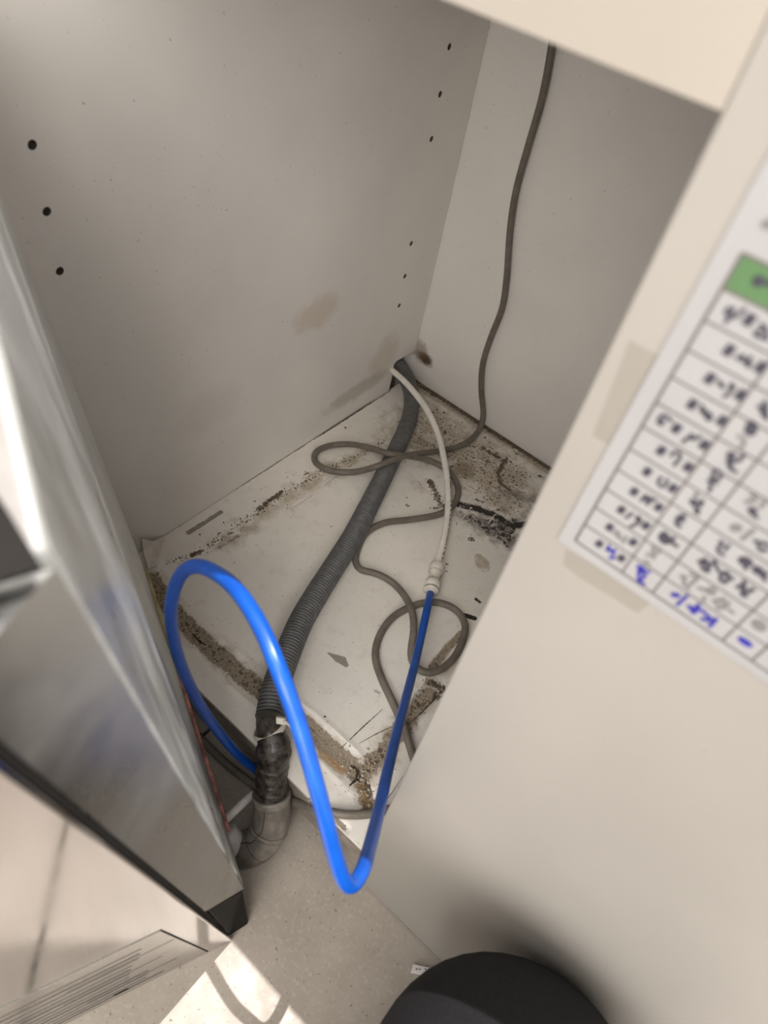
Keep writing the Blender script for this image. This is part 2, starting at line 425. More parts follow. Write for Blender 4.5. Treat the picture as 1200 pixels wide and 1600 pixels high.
# bottom panel: a fine grid with its wear recessed and its stains placed where the photograph has them
def bp(p): w = on_z(p, ZB); return w[:2]
X0, X1, Y0, Y1 = XL + 0.0005, 0.299, YF + 0.0003, YB - 0.0004
NX, NY = 440, 292
gx = np.linspace(X0, X1, NX); gy = np.linspace(Y0, Y1, NY)
PX, PY = np.meshgrid(gx, gy); XY = np.stack([PX.ravel(), PY.ravel()], 1)
def d_line(pts):
    P = [bp(p) for p in pts]; best = np.full(len(XY), 9.0)
    for a, b in zip(P[:-1], P[1:]):
        ab = b - a; t = np.clip(((XY - a) @ ab) / (ab @ ab), 0, 1)[:, None]
        best = np.minimum(best, np.linalg.norm(XY - a - t * ab, axis=1))
    return best
def soft(d, r, edge=0.5): return np.clip((r - d) / (r * edge), 0, 1)
def ell(p, rx, ry, rot=0.0):
    c = bp(p); q = XY - c; ca, sa = math.cos(rot), math.sin(rot)
    return np.sqrt(((q[:, 0] * ca + q[:, 1] * sa) / rx) ** 2 + ((-q[:, 0] * sa + q[:, 1] * ca) / ry) ** 2)
def inside(pts, feather=0.004):
    P = [bp(p) for p in pts]; ins = np.zeros(len(XY), bool); n = len(P)
    for i in range(n):
        a, b = P[i], P[(i + 1) % n]
        c = ((a[1] > XY[:, 1]) != (b[1] > XY[:, 1])) & (XY[:, 0] < (b[0] - a[0]) * (XY[:, 1] - a[1]) / (b[1] - a[1] + 1e-12) + a[0])
        ins ^= c
    d = d_line(list(pts) + [pts[0]])
    return np.where(ins, np.clip(0.5 + d / feather / 2, 0, 1), np.clip(0.5 - d / feather / 2, 0, 1))
N = len(XY)
brown, black, tan, worn, rust, bare = (np.zeros(N) for _ in range(6))
def mx(a, b): np.maximum(a, b, out=a)
groove = [(236, 905), (262, 945), (300, 985), (350, 1030), (408, 1080), (470, 1128), (520, 1172), (562, 1212)]
groove2 = [(562, 1212), (605, 1170), (645, 1112), (668, 1085)]
dg1, dg2 = d_line(groove), d_line(groove2)
mx(worn, soft(dg1, 0.0115, 0.85) * 1.05); mx(worn, soft(dg2, 0.014, 0.9) * 0.80)
mx(brown, soft(dg1, 0.009, 0.6) * 0.27); mx(brown, soft(d_line(groove[:5]), 0.011, 0.5) * 0.34)
mx(tan, soft(dg1, 0.019, 0.8) * 0.62); mx(tan, soft(dg2, 0.022, 0.8) * 0.6)
mx(brown, soft(dg2, 0.014, 0.8) * 0.38)
mx(rust, soft(d_line([(505, 1180), (535, 1205)]), 0.006, 0.9) * 1.0); mx(rust, soft(d_line([(560, 1225), (575, 1255), (580, 1262)]), 0.010, 0.9) * 0.6)
mx(worn, soft(d_line([(562, 1215), (572, 1250), (585, 1262)]), 0.008, 0.6) * 0.8)
mx(brown, soft(d_line([(570, 1225), (575, 1262)]), 0.010, 0.8) * 0.5)
# debris line beside the left panel
mx(brown, soft(d_line([(262, 878), (300, 868), (352, 838), (400, 800), (450, 768), (500, 738), (560, 712), (600, 690)]), 0.011, 0.9) * 0.38)
mx(brown, soft(d_line([(300, 868), (312, 862)]), 0.004, .6) * 0.55); mx(brown, soft(d_line([(405, 795), (440, 768)]), 0.004, .6) * 0.55)
mx(bare, soft(d_line([(295, 832), (345, 800)]), 0.0032, 0.4) * 0.7)
mx(bare, soft(d_line([(335, 860), (352, 850), (372, 838)]), 0.006, 0.9) * 0.55)
mx(tan, soft(d_line([(350, 850), (420, 800), (500, 745), (580, 700)]), 0.024, 0.9) * 0.58)
mx(brown, soft(d_line([(258, 835), (350, 775), (450, 712), (610, 610)]), 0.0016, 0.5) * 0.6)
# back corner and along the back panel
mx(brown, soft(d_line([(640, 592), (700, 628), (760, 668), (858, 730)]), 0.009, 0.7) * 0.54)
mx(tan, soft(d_line([(640, 592), (720, 640), (858, 730)]), 0.020, 0.6) * 0.75)
mx(tan, inside([(600, 640), (660, 600), (760, 670), (860, 730), (850, 790), (800, 830), (730, 790), (690, 740), (640, 730), (560, 720)], 0.03) * 0.62)
mx(brown, inside([(610, 640), (650, 600), (760, 680), (855, 735), (845, 800), (790, 830), (720, 780), (690, 735), (620, 700)], 0.02) * 0.34)
mx(tan, soft(ell((725, 735), 0.028, 0.030), 1.0, 0.8) * 0.95)
mx(tan, soft(ell((660, 690), 0.030, 0.022), 1.0, 0.8) * 0.75)
mx(tan, soft(ell((655, 755), 0.035, 0.018), 1.0, 0.8) * 0.45)
mx(brown, soft(d_line([(790, 718), (778, 738), (782, 755), (795, 765)]), 0.006, 0.8) * 0.54)
mx(brown, soft(d_line([(755, 700), (790, 722)]), 0.006, 0.7) * 0.50)
mx(brown, soft(d_line([(672, 752), (690, 790)]), 0.010, 0.8) * 0.5)
for k in range(70):
    x_ = rng.uniform(620, 850); y_ = rng.uniform(640, 800)
    mx(brown, soft(ell((x_, y_), rng.uniform(.002, .007), rng.uniform(.0015, .004), rng.uniform(0, 3)), 1.0, 0.7) * rng.uniform(0.44, 0.62) * (1.0 if x_ > 690 else .85))
for k in range(30):
    u_ = rng.random(); x_ = 300 + 330 * u_ + rng.gauss(0, 14); y_ = 870 - 215 * u_ + rng.gauss(0, 14)
    mx(bare if k % 2 else brown, soft(ell((x_, y_), rng.uniform(.003, .009), rng.uniform(.001, .003), 1.45), 1.0, 0.7) * rng.uniform(0.42, 0.55))
for k in range(26):
    x_ = rng.uniform(420, 700); y_ = rng.uniform(800, 1150)
    mx(bare, soft(ell((x_, y_), rng.uniform(.002, .010), rng.uniform(.001, .003), rng.uniform(0, 3)), 1.0, 0.8) * rng.uniform(0.30, 0.44))
# black mould band in front of the tan patch
mx(black, soft(d_line([(716, 788), (745, 795), (775, 806), (800, 822), (830, 818)]), 0.0075, 0.6) * 0.72)
mx(black, inside([(708, 786), (760, 800), (830, 800), (812, 862), (780, 858), (740, 835), (705, 812)], 0.012) * 0.64)
mx(black, soft(d_line([(782, 770), (835, 778), (840, 800)]), 0.014, 0.8) * 0.52)
mx(black, soft(ell((792, 850), 0.008, 0.008), 1, 0.6) * 0.66)
mx(brown, soft(ell((737, 842), 0.010, 0.008), 1, 0.8) * 0.5)
# single marks
mx(bare, inside([(508, 1018), (540, 1027), (545, 1040), (541, 1043), (525, 1034)], 0.0008) * 1.0)
mx(bare, soft(ell((590, 1083), 0.012, 0.007), 1, 0.9) * 0.55)
mx(tan, soft(ell((753, 880), 0.0125, 0.0075, -0.5), 1.0, 0.15) * 0.62)
mx(tan, soft(d_line([(675, 1043), (700, 1012), (722, 990)]), 0.005, 0.5) * 0.9)
mx(brown, soft(d_line([(675, 1043), (700, 1012), (722, 990)]), 0.006, 0.5) * 0.34)
mx(black, soft(d_line([(722, 960), (742, 966)]), 0.0032, 0.4) * 0.85)
mx(brown, soft(d_line([(744, 936), (750, 941)]), 0.002, 0.4) * 0.8)
mx(brown, soft(d_line([(670, 1065), (690, 1075), (682, 1090)]), 0.008, 0.8) * 0.52)
mx(tan, soft(d_line([(640, 1110), (700, 1040)]), 0.016, 0.8) * 0.55)
mx(worn, soft(d_line([(500, 1252), (540, 1295)]), 0.004, 0.8) * 0.6)
for (x, y) in ((518, 822), (578, 812), (712, 775), (698, 893), (700, 882), (690, 840), (508, 1120), (455, 1120), (470, 1010)):
    mx(brown, soft(ell((x, y), 0.0018, 0.0016), 1, 0.5) * 0.62)
dz = -0.0016 * np.clip(worn, 0, 1) ** 0.7 + 0.0010 * np.clip(1 - np.abs(dg1 - 0.012) / 0.004, 0, 1) * 0.6
dz += 0.0009 * soft(ell((725, 740), 0.05, 0.05), 1.0, 1.0)
Z = ZB + dz
V = np.column_stack([XY, Z]) - B0
top_faces = []
I = np.arange(N).reshape(NY, NX)
q = np.stack([I[:-1, :-1], I[:-1, 1:], I[1:, 1:], I[1:, :-1]], -1).reshape(-1, 4)
rim = np.concatenate([I[0, :], I[1:, -1], I[-1, -2::-1], I[-2:0:-1, 0]])
low = V[rim].copy(); low[:, 2] = ZB - 0.0034
VA = np.concatenate([V, low]); nr = len(rim); r2 = np.arange(nr)
sidef = np.stack([rim, N + r2, N + (r2 + 1) % nr, rim[(r2 + 1) % nr]], 1)
me = bpy.data.meshes.new('bottom_panel')
allf = np.concatenate([q, sidef])
me.from_pydata(VA.tolist(), [], allf.tolist()); me.update()
for nm_, trip in (('dirt', (brown, black, tan)), ('wear', (worn, rust, bare))):
    at = me.color_attributes.new(nm_, 'FLOAT_COLOR', 'POINT')
    arr = np.zeros((len(VA), 4), np.float32); arr[:, 3] = 1
    for k in range(3): arr[:N, k] = trip[k]
    at.data.foreach_set('color', arr.ravel())
bpan = put_mesh('bottom_panel', me, M['bottom'], cab)
# scratches and dried smears on the bottom panel
def scuff(name, pts, wd, mat):
    P, _ = spline([on_z(p, ZB + 0.0003) for p in pts], 0.001); V, Fc = [], []
    for i, p in enumerate(P):
        a_ = P[min(i + 1, len(P) - 1)] - P[max(i - 1, 0)]; a_ = a_ / (np.linalg.norm(a_) + 1e-9)
        nr_ = np.array([-a_[1], a_[0], 0]); w_ = wd * (0.35 + 0.65 * math.sin(math.pi * (i + .5) / len(P))) * (0.7 + 0.6 * rng.random())
        V += [p + nr_ * w_ / 2, p - nr_ * w_ / 2]
    for i in range(len(P) - 1): Fc.append((2 * i, 2 * i + 1, 2 * i + 3, 2 * i + 2))
    return mesh(name, V, Fc, M[mat], bpan)
for pts, wd, mt in (([(598, 1108), (565, 1138), (532, 1170)], .0007, 'crumb_dark'), ([(560, 1162), (590, 1146), (618, 1133)], .0005, 'crumb_dark'), ([(562, 1222), (556, 1214), (560, 1206), (548, 1196)], .0022, 'crumb_dark'),
                    ([(546, 1228), (552, 1222), (562, 1216)], .0016, 'crumb_dark'), ([(258, 948), (266, 962), (275, 972)], .0012, 'crumb_dark'), ([(300, 990), (312, 1002), (322, 1008)], .0018, 'crumb_dark'),
                    ([(420, 806), (460, 792), (505, 760), (545, 728)], .0016, 'film'), ([(400, 815), (450, 790), (520, 742)], .0009, 'film'), ([(618, 625), (622, 645), (620, 665), (610, 690)], .0016, 'film'),
                    ([(690, 700), (715, 684), (742, 682)], .0010, 'film'), ([(688, 792), (702, 760), (716, 738)], .0009, 'film'), ([(740, 785), (752, 750), (772, 748), (770, 770)], .0018, 'film'),
                    ([(716, 818), (728, 803), (735, 794)], .0010, 'film'), ([(762, 820), (770, 808), (778, 800)], .0012, 'film'), ([(640, 1130), (660, 1112), (690, 1080)], .0009, 'crumb_dark'), ([(600, 1255), (615, 1235), (630, 1212)], .0005, 'crumb_dark')):
    scuff('scuff_mark', pts, wd, mt)
# loose-looking film lifting at the front left corner of the side panel
pf = [on_z((258, 836), ZB + 0.001), on_z((240, 846), ZB + 0.012), on_z((222, 842), ZB + 0.022), on_z((224, 862), ZB + 0.010),
      on_z((238, 872), ZB + 0.003), on_z((252, 858), ZB + 0.0015), on_z((246, 884), ZB + 0.0012), on_z((232, 888), ZB + 0.004)]
o = mesh('peeling_film', pf, [(0, 1, 5), (1, 2, 3), (1, 3, 4, 5), (4, 6, 5), (3, 7, 4), (4, 7, 6)], M['film'], cab)
o['label'] = 'white film peeling off the front corner'
sd = o.modifiers.new('thick', 'SOLIDIFY'); sd.thickness = 0.0006

# ---------------------------------------------------------------- worktop and added notch blocker
tag(box('worktop', -1.2, 0.9, YF - 0.001, 0.598, ZT + 0.0005, ZT + 0.0225, M['worktop'], bev=0.001), 'pale laminate worktop lying over the open white cabinet', 'worktop')
nb = thing('added_notch_blocker', 'unseen white cabinet added left of the open one to keep its notch dark', 'cabinet', (-0.75, 0.35, 0.0))  # unseen box, added so ambient light does not fill the side-panel notch
box('carcass', -1.15, -0.400, YF + 0.02, 0.56, 0.0, ZT, M['panel'], nb)
box('door', -1.148, -0.4015, YF + 0.001, YF + 0.019, 0.06, ZT - 0.004, M['panel'], nb)

# ---------------------------------------------------------------- grey cable
CR = 0.00305
def lay(pts): return [on_z((x, y), ZB + h) for x, y, h in pts]
a = CR + 0.0008
up = [(868, 30), (862, 75), (848, 150), (825, 230), (806, 300), (797, 360), (792, 430), (785, 480), (766, 530), (754, 570), (752, 610)]
path = [on_y(p, YB - CR - 0.0015) for p in up]
path += lay([(755, 650, .012), (745, 678, a + .001), (718, 697, a), (684, 705, a + .0015), (650, 709, .015), (618, 717, .0235), (585, 730, .019), (550, 738, .006), (515, 735, a), (493, 723, a), (492, 708, a), (512, 697, a), (545, 694, .006),
             (578, 700, .018), (608, 709, .0262), (640, 713, .017), (675, 721, .0065), (702, 737, a), (716, 764, a), (709, 789, a), (688, 803, a), (640, 812, a), (600, 817, a), (573, 832, a), (560, 855, a),
             (555, 878, a), (562, 890, a), (585, 895, a), (612, 909, a), (633, 932, a + .001), (645, 960, .0085), (646, 990, .0075), (642, 1018, a), (645, 1037, a), (663, 1051, a), (685, 1048, a), (708, 1030, a), (723, 1000, a), (727, 976, a),
             (715, 955, a), (693, 943, a), (668, 941, a), (642, 948, a), (612, 966, a), (592, 996, a), (586, 1026, a), (596, 1060, a), (612, 1094, a), (630, 1134, a), (641, 1168, a), (652, 1205, a), (655, 1232, a), (640, 1252, a),
             (610, 1264, a), (575, 1272, a), (540, 1273, a), (512, 1268, .002)])
path += [on_z((485, 1261), 0.045), on_z((462, 1254), 0.036), on_z((430, 1243), 0.022), on_z((395, 1225), 0.0045), on_z((350, 1190), 0.0040), on_z((310, 1150), 0.0040)]
cab_path, _ = spline(path, 0.003)
cable = thing('power_cable', 'thin grey cable hanging down the back panel and looping over the cabinet bottom', 'cable', cab_path[40])
sweep('sheath', cab_path, CR, M['cable'], cable, 14)

# ---------------------------------------------------------------- drain hose
hose = thing('drain_hose', 'ribbed grey drain hose with black taped joint and grey pipe elbow', 'hose', on_z((540, 850), ZB))
hp = [on_x((604, 548), XL - 0.035), on_x((618, 566), XL - 0.012)] + lay([(634, 590, .014), (643, 620, .011), (640, 652, .0105), (622, 697, .010), (603, 737, .010), (578, 787, .010), (552, 837, .010), (523, 884, .010),
     (494, 930, .011), (470, 972, .013), (453, 1012, .015), (438, 1052, .017), (427, 1088, .018), (421, 1122, .018)])
hpath, s = spline(hp, 0.00048)
tt = s[:len(hpath)] / s[-1]
rr = 0.0084 + 0.0010 * np.clip((tt - 0.35) / 0.65, 0, 1)
amp = 0.00018 + 0.00075 * np.clip((tt - 0.25) / 0.3, 0, 1)
phase = (s[:len(hpath)] % 0.0027) / 0.0027
sweep('corrugated_tube', hpath, rr + amp * np.tanh(2.2 * np.sin(2 * np.pi * phase)), M['hose'], hose, 22)
end = at_depth((421, 1120), 0.487)
jp = [hp[-1], at_depth((421, 1140), 0.470), at_depth((427, 1162), 0.468), at_depth((427, 1185), 0.472), at_depth((424, 1210), 0.476), at_depth((424, 1243), 0.480)]
jpath, js = spline(jp, 0.0011); ju = js[:len(jpath)] / js[-1]
jr = np.interp(ju, [0, .14, .22, .36, .47, .56, .66, .8, 1], [.0090, .0088, .0084, .0110, .0123, .0108, .0112, .0110, .0114])
jr = jr + 0.00025 * np.sin(ju * 70) + 0.00015 * np.sin(ju * 131)
w = sweep('tape_wrap', jpath, jr, M['wrap'], hose, 24); w['label'] = 'black tape wound round the joint'
ep = [at_depth((424, 1240), 0.480), at_depth((425, 1262), 0.483), at_depth((422, 1290), 0.487), at_depth((410, 1313), 0.490), at_depth((392, 1324), 0.493), at_depth((372, 1330), 0.497)]
epath, es = spline(ep, 0.0015)
el = sweep('elbow', epath, 0.0130, M['elbow'], hose, 28)
for a0, a1 in ((0, 4), (len(epath) * 45 // 100, len(epath) * 45 // 100 + 2)):
    sweep('collar', epath[a0:a1 + 1], 0.0134, M['elbow'], el, 28)
for a0 in (len(epath) * 42 // 100, len(epath) * 68 // 100):
    sweep('joint_line', np.array([epath[a0], epath[a0] + (epath[a0 + 1] - epath[a0]) * .4]), 0.01312, M['elbow_line'], el, 28, cap=False)
# raised mould seam along the elbow
Tn = np.gradient(epath, axis=0); Tn /= np.linalg.norm(Tn, axis=1)[:, None]
vw = np.array([ray((424, 1280))]); vw = -vw[0] / np.linalg.norm(vw[0])
sidev = np.cross(Tn, vw); seam = []
for k in range(len(epath)):
    sv = sidev[k] / np.linalg.norm(sidev[k]); nv = np.cross(sv, Tn[k])
    ang = math.radians(24)
    if abs(nv @ vw) and nv @ vw < 0: nv = -nv
    seam.append(epath[k] + 0.0130 * (math.cos(ang) * nv + math.sin(ang) * sv))
sweep('mould_seam', np.array(seam)[2:-2], 0.00045, M['elbow_line'], el, 6)
# zip tie: a ring and a square head with a tail
zc = at_depth((421, 1139), 0.4703); zc = jpath[int(np.argmin(np.linalg.norm(jpath - zc, axis=1)))]
u1 = Rw[0] - 0.42 * Rw[1]; u1 /= np.linalg.norm(u1)
u2 = -Rw[2] + 0.30 * Rw[1]; u2 -= u1 * (u2 @ u1); u2 /= np.linalg.norm(u2); zt = np.cross(u1, u2)
ring = [zc + 0.0104 * (math.cos(k * math.pi / 20) * u1 + math.sin(k * math.pi / 20) * u2) for k in range(41)]
bmv = []; bmf = []
for k, p in enumerate(ring[:40]):
    nrm = (np.array(p) - zc) / 0.0104
    for dr, dt in ((0, -.0019), (.0011, -.0019), (.0011, .0019), (0, .0019)):
        bmv.append(p + nrm * dr + zt * dt)
for k in range(40):
    for j in range(4):
        bmf.append((k * 4 + j, k * 4 + (j + 1) % 4, ((k + 1) % 40) * 4 + (j + 1) % 4, ((k + 1) % 40) * 4 + j))
tie = mesh('cable_tie', bmv, bmf, M['zip'], hose, smooth=False); tie['label'] = 'milky nylon tie round the joint'
hd = at_depth((438, 1126), 0.462)
obox('tie_head', hd - 0.003 * Rw[0] - 0.0022 * Rw[1], 0.0065 * Rw[0] + 0.001 * Rw[1], 0.0045 * Rw[1], 0.004 * Rw[2], M['zip'], tie, bev=0.0006)
tp, _ = spline([hd + 0.002 * Rw[0], hd + 0.006 * Rw[0] + 0.003 * Rw[1], hd + 0.010 * Rw[0] + 0.008 * Rw[1]], 0.001)
sweep('tie_tail', tp, 0.0010, M['zip'], tie, 6)

# ---------------------------------------------------------------- water line: white tube, fitting, blue tube
line = thing('water_tube', 'bright blue water tube in a tall loop joined to a thin white tube', 'tube', on_z((690, 840), ZB))
wp = [on_x((598, 566), XL - 0.03), on_x((613, 579), XL + 0.001)] + lay([(628, 592, .030), (648, 614, .030), (668, 642, .028), (685, 680, .020), (694, 718, .0145), (700, 760, .0120), (700, 800, .0098), (694, 842, .0090), (684, 882, .0088)])
wpath, _ = spline(wp, 0.003)
wt = sweep('white_tube', wpath, 0.00318, M['white_tube'], line, 16)
fa = wpath[-1]; fb = on_z((673, 924), ZB + .0095)
prof = [(0, .0040), (.01, .0060), (.04, .0066), (.15, .0067), (.26, .0067), (.30, .0060), (.36, .0051), (.42, .0049), (.56, .0049), (.62, .0056), (.65, .0067), (.75, .0069), (.85, .0069), (.87, .0058), (.93, .0058), (.94, .0066), (.99, .0066), (1.0, .0052)]
fpth = np.array([fa + (fb - fa) * u for u, _ in prof])
ft = sweep('fitting', fpth, np.array([r for _, r in prof]), M['fitting'], line, 24); ft['label'] = 'ivory push-fit connector'
sweep('collet', np.array([fb + (fb - fa) * u for u in (0, .03, .06)]), 0.0047, M['fitting'], ft, 20)
for u_ in (.30, .63, .885):
    sweep('grime_line', np.array([fa + (fb - fa) * u_, fa + (fb - fa) * (u_ + .012)]), .0062 if u_ < .8 else .00605, M['elbow_line'], ft, 24, cap=False)
# the printed marks along the white tube
for k in range(46):
    i = int(len(wpath) * (0.66 + 0.32 * k / 46)); i = min(i, len(wpath) - 3)
    T = wpath[i + 1] - wpath[i]; T /= np.linalg.norm(T); vv = CAM - wpath[i]; vv /= np.linalg.norm(vv)
    sv = np.cross(T, vv); sv /= np.linalg.norm(sv); nv = np.cross(sv, T);
    if nv @ vv < 0: nv = -nv
    if sv @ Rw[0] < 0: sv = -sv
    dr = math.cos(.85) * nv + math.sin(.85) * sv; sd2 = np.cross(T, dr)
    f0 = (k % 3) / 3.0; c = wpath[i] + (wpath[i + 1] - wpath[i]) * f0 + dr * 0.00322
    L = 0.0004 + 0.0003 * rng.random(); Wd = 0.0005 + 0.0002 * rng.random()
    if k % 7 == 5: continue
    mesh('printed_mark', [c - T * L - sd2 * Wd, c + T * L - sd2 * Wd, c + T * L + sd2 * Wd, c - T * L + sd2 * Wd], [(0, 1, 2, 3)], M['print'], wt)
bl = [(673, 924, None), (669, 944, .570), (656, 1004, .538), (642, 1062, .497), (626, 1122, .447), (609, 1190, .398), (593, 1262, .352), (578, 1322, .311), (566, 1362, .288), (556, 1381, .284), (545, 1386, .278), (535, 1372, .273), (523, 1335, .267), (508, 1278, .257), (490, 1212, .251), (466, 1130, .247),
      (438, 1052, .244), (408, 980, .251), (372, 924, .262), (336, 894, .278), (305, 884, .293), (283, 897, .308), (270, 930, .325), (268, 975, .347), (280, 1030, .372), (300, 1078, .395), (328, 1125, .425), (358, 1164, .455), (386, 1192, .488), (412, 1210, .508), (440, 1222, .514)]
bpts = [fb + (fb - fa) * 0.03 if d is None else at_depth((x, y), d) for x, y, d in bl]
bpath, _ = spline(bpts, 0.003)
bt = sweep('blue_tube', bpath, 0.00322, M['blue'], line, 18); bt['label'] = 'blue tube'

# ---------------------------------------------------------------- stainless machine (box leaning slightly towards the viewer)
U = -ray((480, 1557)); U /= np.linalg.norm(U)
W = ray((3744, -247)); W -= U * (W @ U); W /= np.linalg.norm(W)
D = np.cross(U, W);  D /= np.linalg.norm(D)
if D @ np.array([-1, .4, 0]) < 0: D = -D
c0 = on_z((382, 1387), 0.050)
HM, DM, WM = 0.4055, 0.262, 0.40
mach = thing('ice_machine', 'stainless steel machine on a black foot, leaning at the left in front of the cabinet', 'appliance', c0 - W * 0.2 + D * 0.1 - np.array([0, 0, .05]))
def loc_(w, d, u): return c0 - W * w + D * d + U * u
bm = bmesh.new(); hexa(bm, loc_(WM, DM - 0.012, 0), W * WM, -D * (DM - 0.012), U * HM)
bmesh.ops.bevel(bm, geom=list(bm.edges), offset=0.0022, segments=3, profile=0.5, affect='EDGES')
body = from_bm('body', bm, None, mach, smooth=False)
for m_ in ('steel_front', 'steel_side', 'steel_top', 'steel_edge'): body.data.materials.append(M[m_])
for p in body.data.polygons:
    n = np.array(p.normal)
    p.material_index = 2 if n @ U > 0.9 else (1 if n @ W > 0.75 else 0)
    if p.area < 0.004: p.use_smooth = True; p.material_index = 3
obox('rear_casing', loc_(WM - .002, DM, -0.002), W * (WM - .0035), -D * 0.0135, U * (HM + 0.001), M['rear'], mach, bev=0.0015)
# front door, slightly proud of the body and hanging lower than it
DN = -D    # outward from the front
TH = 0.020; drop = -0.046; wdoor = 0.0186
dlen = WM - wdoor - 0.002
ud = HM - 0.004
door = obox('front_door', loc_(wdoor, 0, drop) + DN * 0.0002, -W * dlen, U * (ud - drop), DN * (TH - 0.0002), M['steel_door'], mach, bev=0.0007)
obox('door_gasket', loc_(wdoor - 0.0004, 0, 0.001) + DN * 0.0158, -W * 0.002, U * (ud - 0.002), DN * 0.0028, M['black_lid'], door)
O_ = c0 + DN * TH
UB = 0.098
def lp_(w, th, u): return loc_(w, 0, u) + DN * th
hexv = [lp_(0.0006, 0.0004, 0), lp_(0.0180, 0.0156, UB), lp_(0.0180, 0.0004, UB * .5), lp_(0.0006, 0.0004, HM - .004), lp_(0.0180, 0.0156, HM - .004), lp_(0.0180, 0.0004, HM - .004)]
cp = mesh('corner_post', hexv, [(0, 1, 2), (3, 5, 4), (0, 3, 4, 1), (1, 4, 5, 2), (2, 5, 3, 0)], M['steel_front'], mach)
bm = bmesh.new(); bm.from_mesh(cp.data); bmesh.ops.recalc_face_normals(bm, faces=bm.faces); bm.to_mesh(cp.data); bm.free()
def dl(p):
    q_ = on_plane(p, O_, D) - c0; return (-(q_ @ W), q_ @ U)
w1, u1_ = dl((252, 1452)); w2, u2_ = dl((316, 1491)); hgt = u1_ - u2_
vent = obox('vent_cover', loc_(w1 + .0008, 0, u2_) + DN * (TH - 0.0001), -W * 0.27, U * (hgt - .001), DN * 0.0004, M['steel_vent'], door)
obox('vent_joint', loc_(w1, 0, u1_ - .001) + DN * TH, -W * 0.27, U * 0.001, DN * 0.00012, M['black_lid'], door)
obox('vent_joint', loc_(w1, 0, u2_) + DN * TH, -W * 0.0008, U * hgt, DN * 0.00012, M['black_lid'], door)
ws, us = dl((189, 1549))
obox('slot', loc_(ws - .004, 0, us - .003) + DN * (TH + .0002), -W * .008, U * .006, DN * 0.0003, M['black_lid'], vent)
for k in range(11):
    uu = u2_ + hgt * (0.10 + 0.075 * k)
    a_ = w1 + .026 + 0.0016 * ((k * 5) % 7) - (0.014 if k > 7 else 0)
    obox('vent_slit', loc_(a_, 0, uu) + DN * (TH + .0002), -W * (.22), U * (.0028 if k % 3 else .0045), DN * 0.0002, M['slit'], vent)
    if k in (2, 5, 8): obox('vent_slit', loc_(a_ - .018, 0, uu + .006) + DN * (TH + .0002), -W * .05, U * .0016, DN * 0.0002, M['slit'], vent)
# dark lid insert on top
tp0 = loc_(0, 0, HM)
def topx(p): return on_plane(p, tp0 + U * 0.0012, U)
pa, pb, pc = topx((68, 889)), topx((-2, 776)), topx((-60, 905))
prism('lid_insert', [pa, pb, pb - W * 0.25, pa - W * 0.25 + DN * 0.0], U * 0.0006, M['black_lid'], mach)
# foot
f0 = loc_(0.0, 0, 0); fl = on_z((389, 1444), 0.0); fr = on_z((357, 1463), 0.0)
T0 = [loc_(0.0012, -0.0008, .003), loc_(0.0182, -0.0140, UB - .002), loc_(0.0182, 0.030, UB - .002), loc_(0.0012, 0.034, .003)]
bk = (T0[3] - T0[0]) * 0.9; bk[2] = 0
Bt = [fl, fr, fr + bk, fl + bk]
V = T0 + Bt
ftt = mesh('foot', V, [(0, 1, 2, 3), (7, 6, 5, 4), (0, 4, 5, 1), (1, 5, 6, 2), (2, 6, 7, 3), (3, 7, 4, 0)], M['foot'], mach)
bm = bmesh.new(); bm.from_mesh(ftt.data); bmesh.ops.recalc_face_normals(bm, faces=bm.faces)
bmesh.ops.bevel(bm, geom=list(bm.edges), offset=0.0016, segments=2, profile=0.5, affect='EDGES'); bm.to_mesh(ftt.data); bm.free()
o2 = put_mesh('foot', ftt.data, None, mach); o2.location = Vector([float(v) for v in (-W * 0.34)]); o2.location.z = 0
# strips along the lower edge of the side
def strip(name, d0, d1, mat):
    obox(name, loc_(-0.0002, d0, -0.0012), D * (d1 - d0), U * 0.005, W * 0.0022, mat, mach, bev=0.0003)
strip('red_edge_strip', 0.035, 0.150, M['red'])
strip('yellowed_edge_strip', 0.151, 0.248, M['amber'])
# white plastic outlets below the side
oa, _ = spline([at_depth((352, 1282), .470), at_depth((372, 1262), .476), at_depth((396, 1240), .486)], 0.002)
sweep('bracket_rod', oa, 0.0028, M['outlet'], mach, 12)
oc, _ = spline([at_depth((374, 1334), .494), at_depth((366, 1318), .489), at_depth((352, 1300), .486)], 0.002)
sweep('drain_outlet', oc, 0.0085, M['outlet'], mach, 20)

# ---------------------------------------------------------------- notice on the front panel
notice = thing('notice_sheet', 'laminated handwritten duty table with green header cell taped to the white front panel', 'notice', (0.0, YF, CAM[2] - 0.10))
def npt(x, z, lift): return (x / 1000.0, YF - lift, CAM[2] + z / 1000.0)
def rect(name, x0, x1, z0, z1, lift, th, mat, parent=notice):
    return obox(name, npt(x0, z0, lift), (0, -th, 0), ((x1 - x0) / 1000, 0, 0), (0, 0, (z1 - z0) / 1000), mat, parent)
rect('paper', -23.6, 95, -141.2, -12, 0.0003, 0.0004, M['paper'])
GX = [-19.2, -4.6, 4.5, 24.3, 32.2, 52.0, 60.0, 80.0]
rows = [-53.2, -60.3] + [-60.3 - 7.02 * k for k in range(1, 12)]
rect('header_cell', GX[0], GX[-1], rows[1], rows[0], 0.0007, 0.0001, M['green'])
for k, z in enumerate(rows):
    hw = 0.30 if k in (0, 1, 12) else 0.23
    rect('grid_line', GX[0], GX[-1], z - hw, z + hw, 0.0008, 0.00006, M['line'])
for k, x in enumerate(GX):
    hw = 0.33 if k == 0 else 0.25
    rect('grid_line', x - hw, x + hw, rows[-1], rows[0] if k in (0, 7) else (rows[0] if k else rows[0]), 0.00087, 0.00006, M['line'])
cnt = [0]
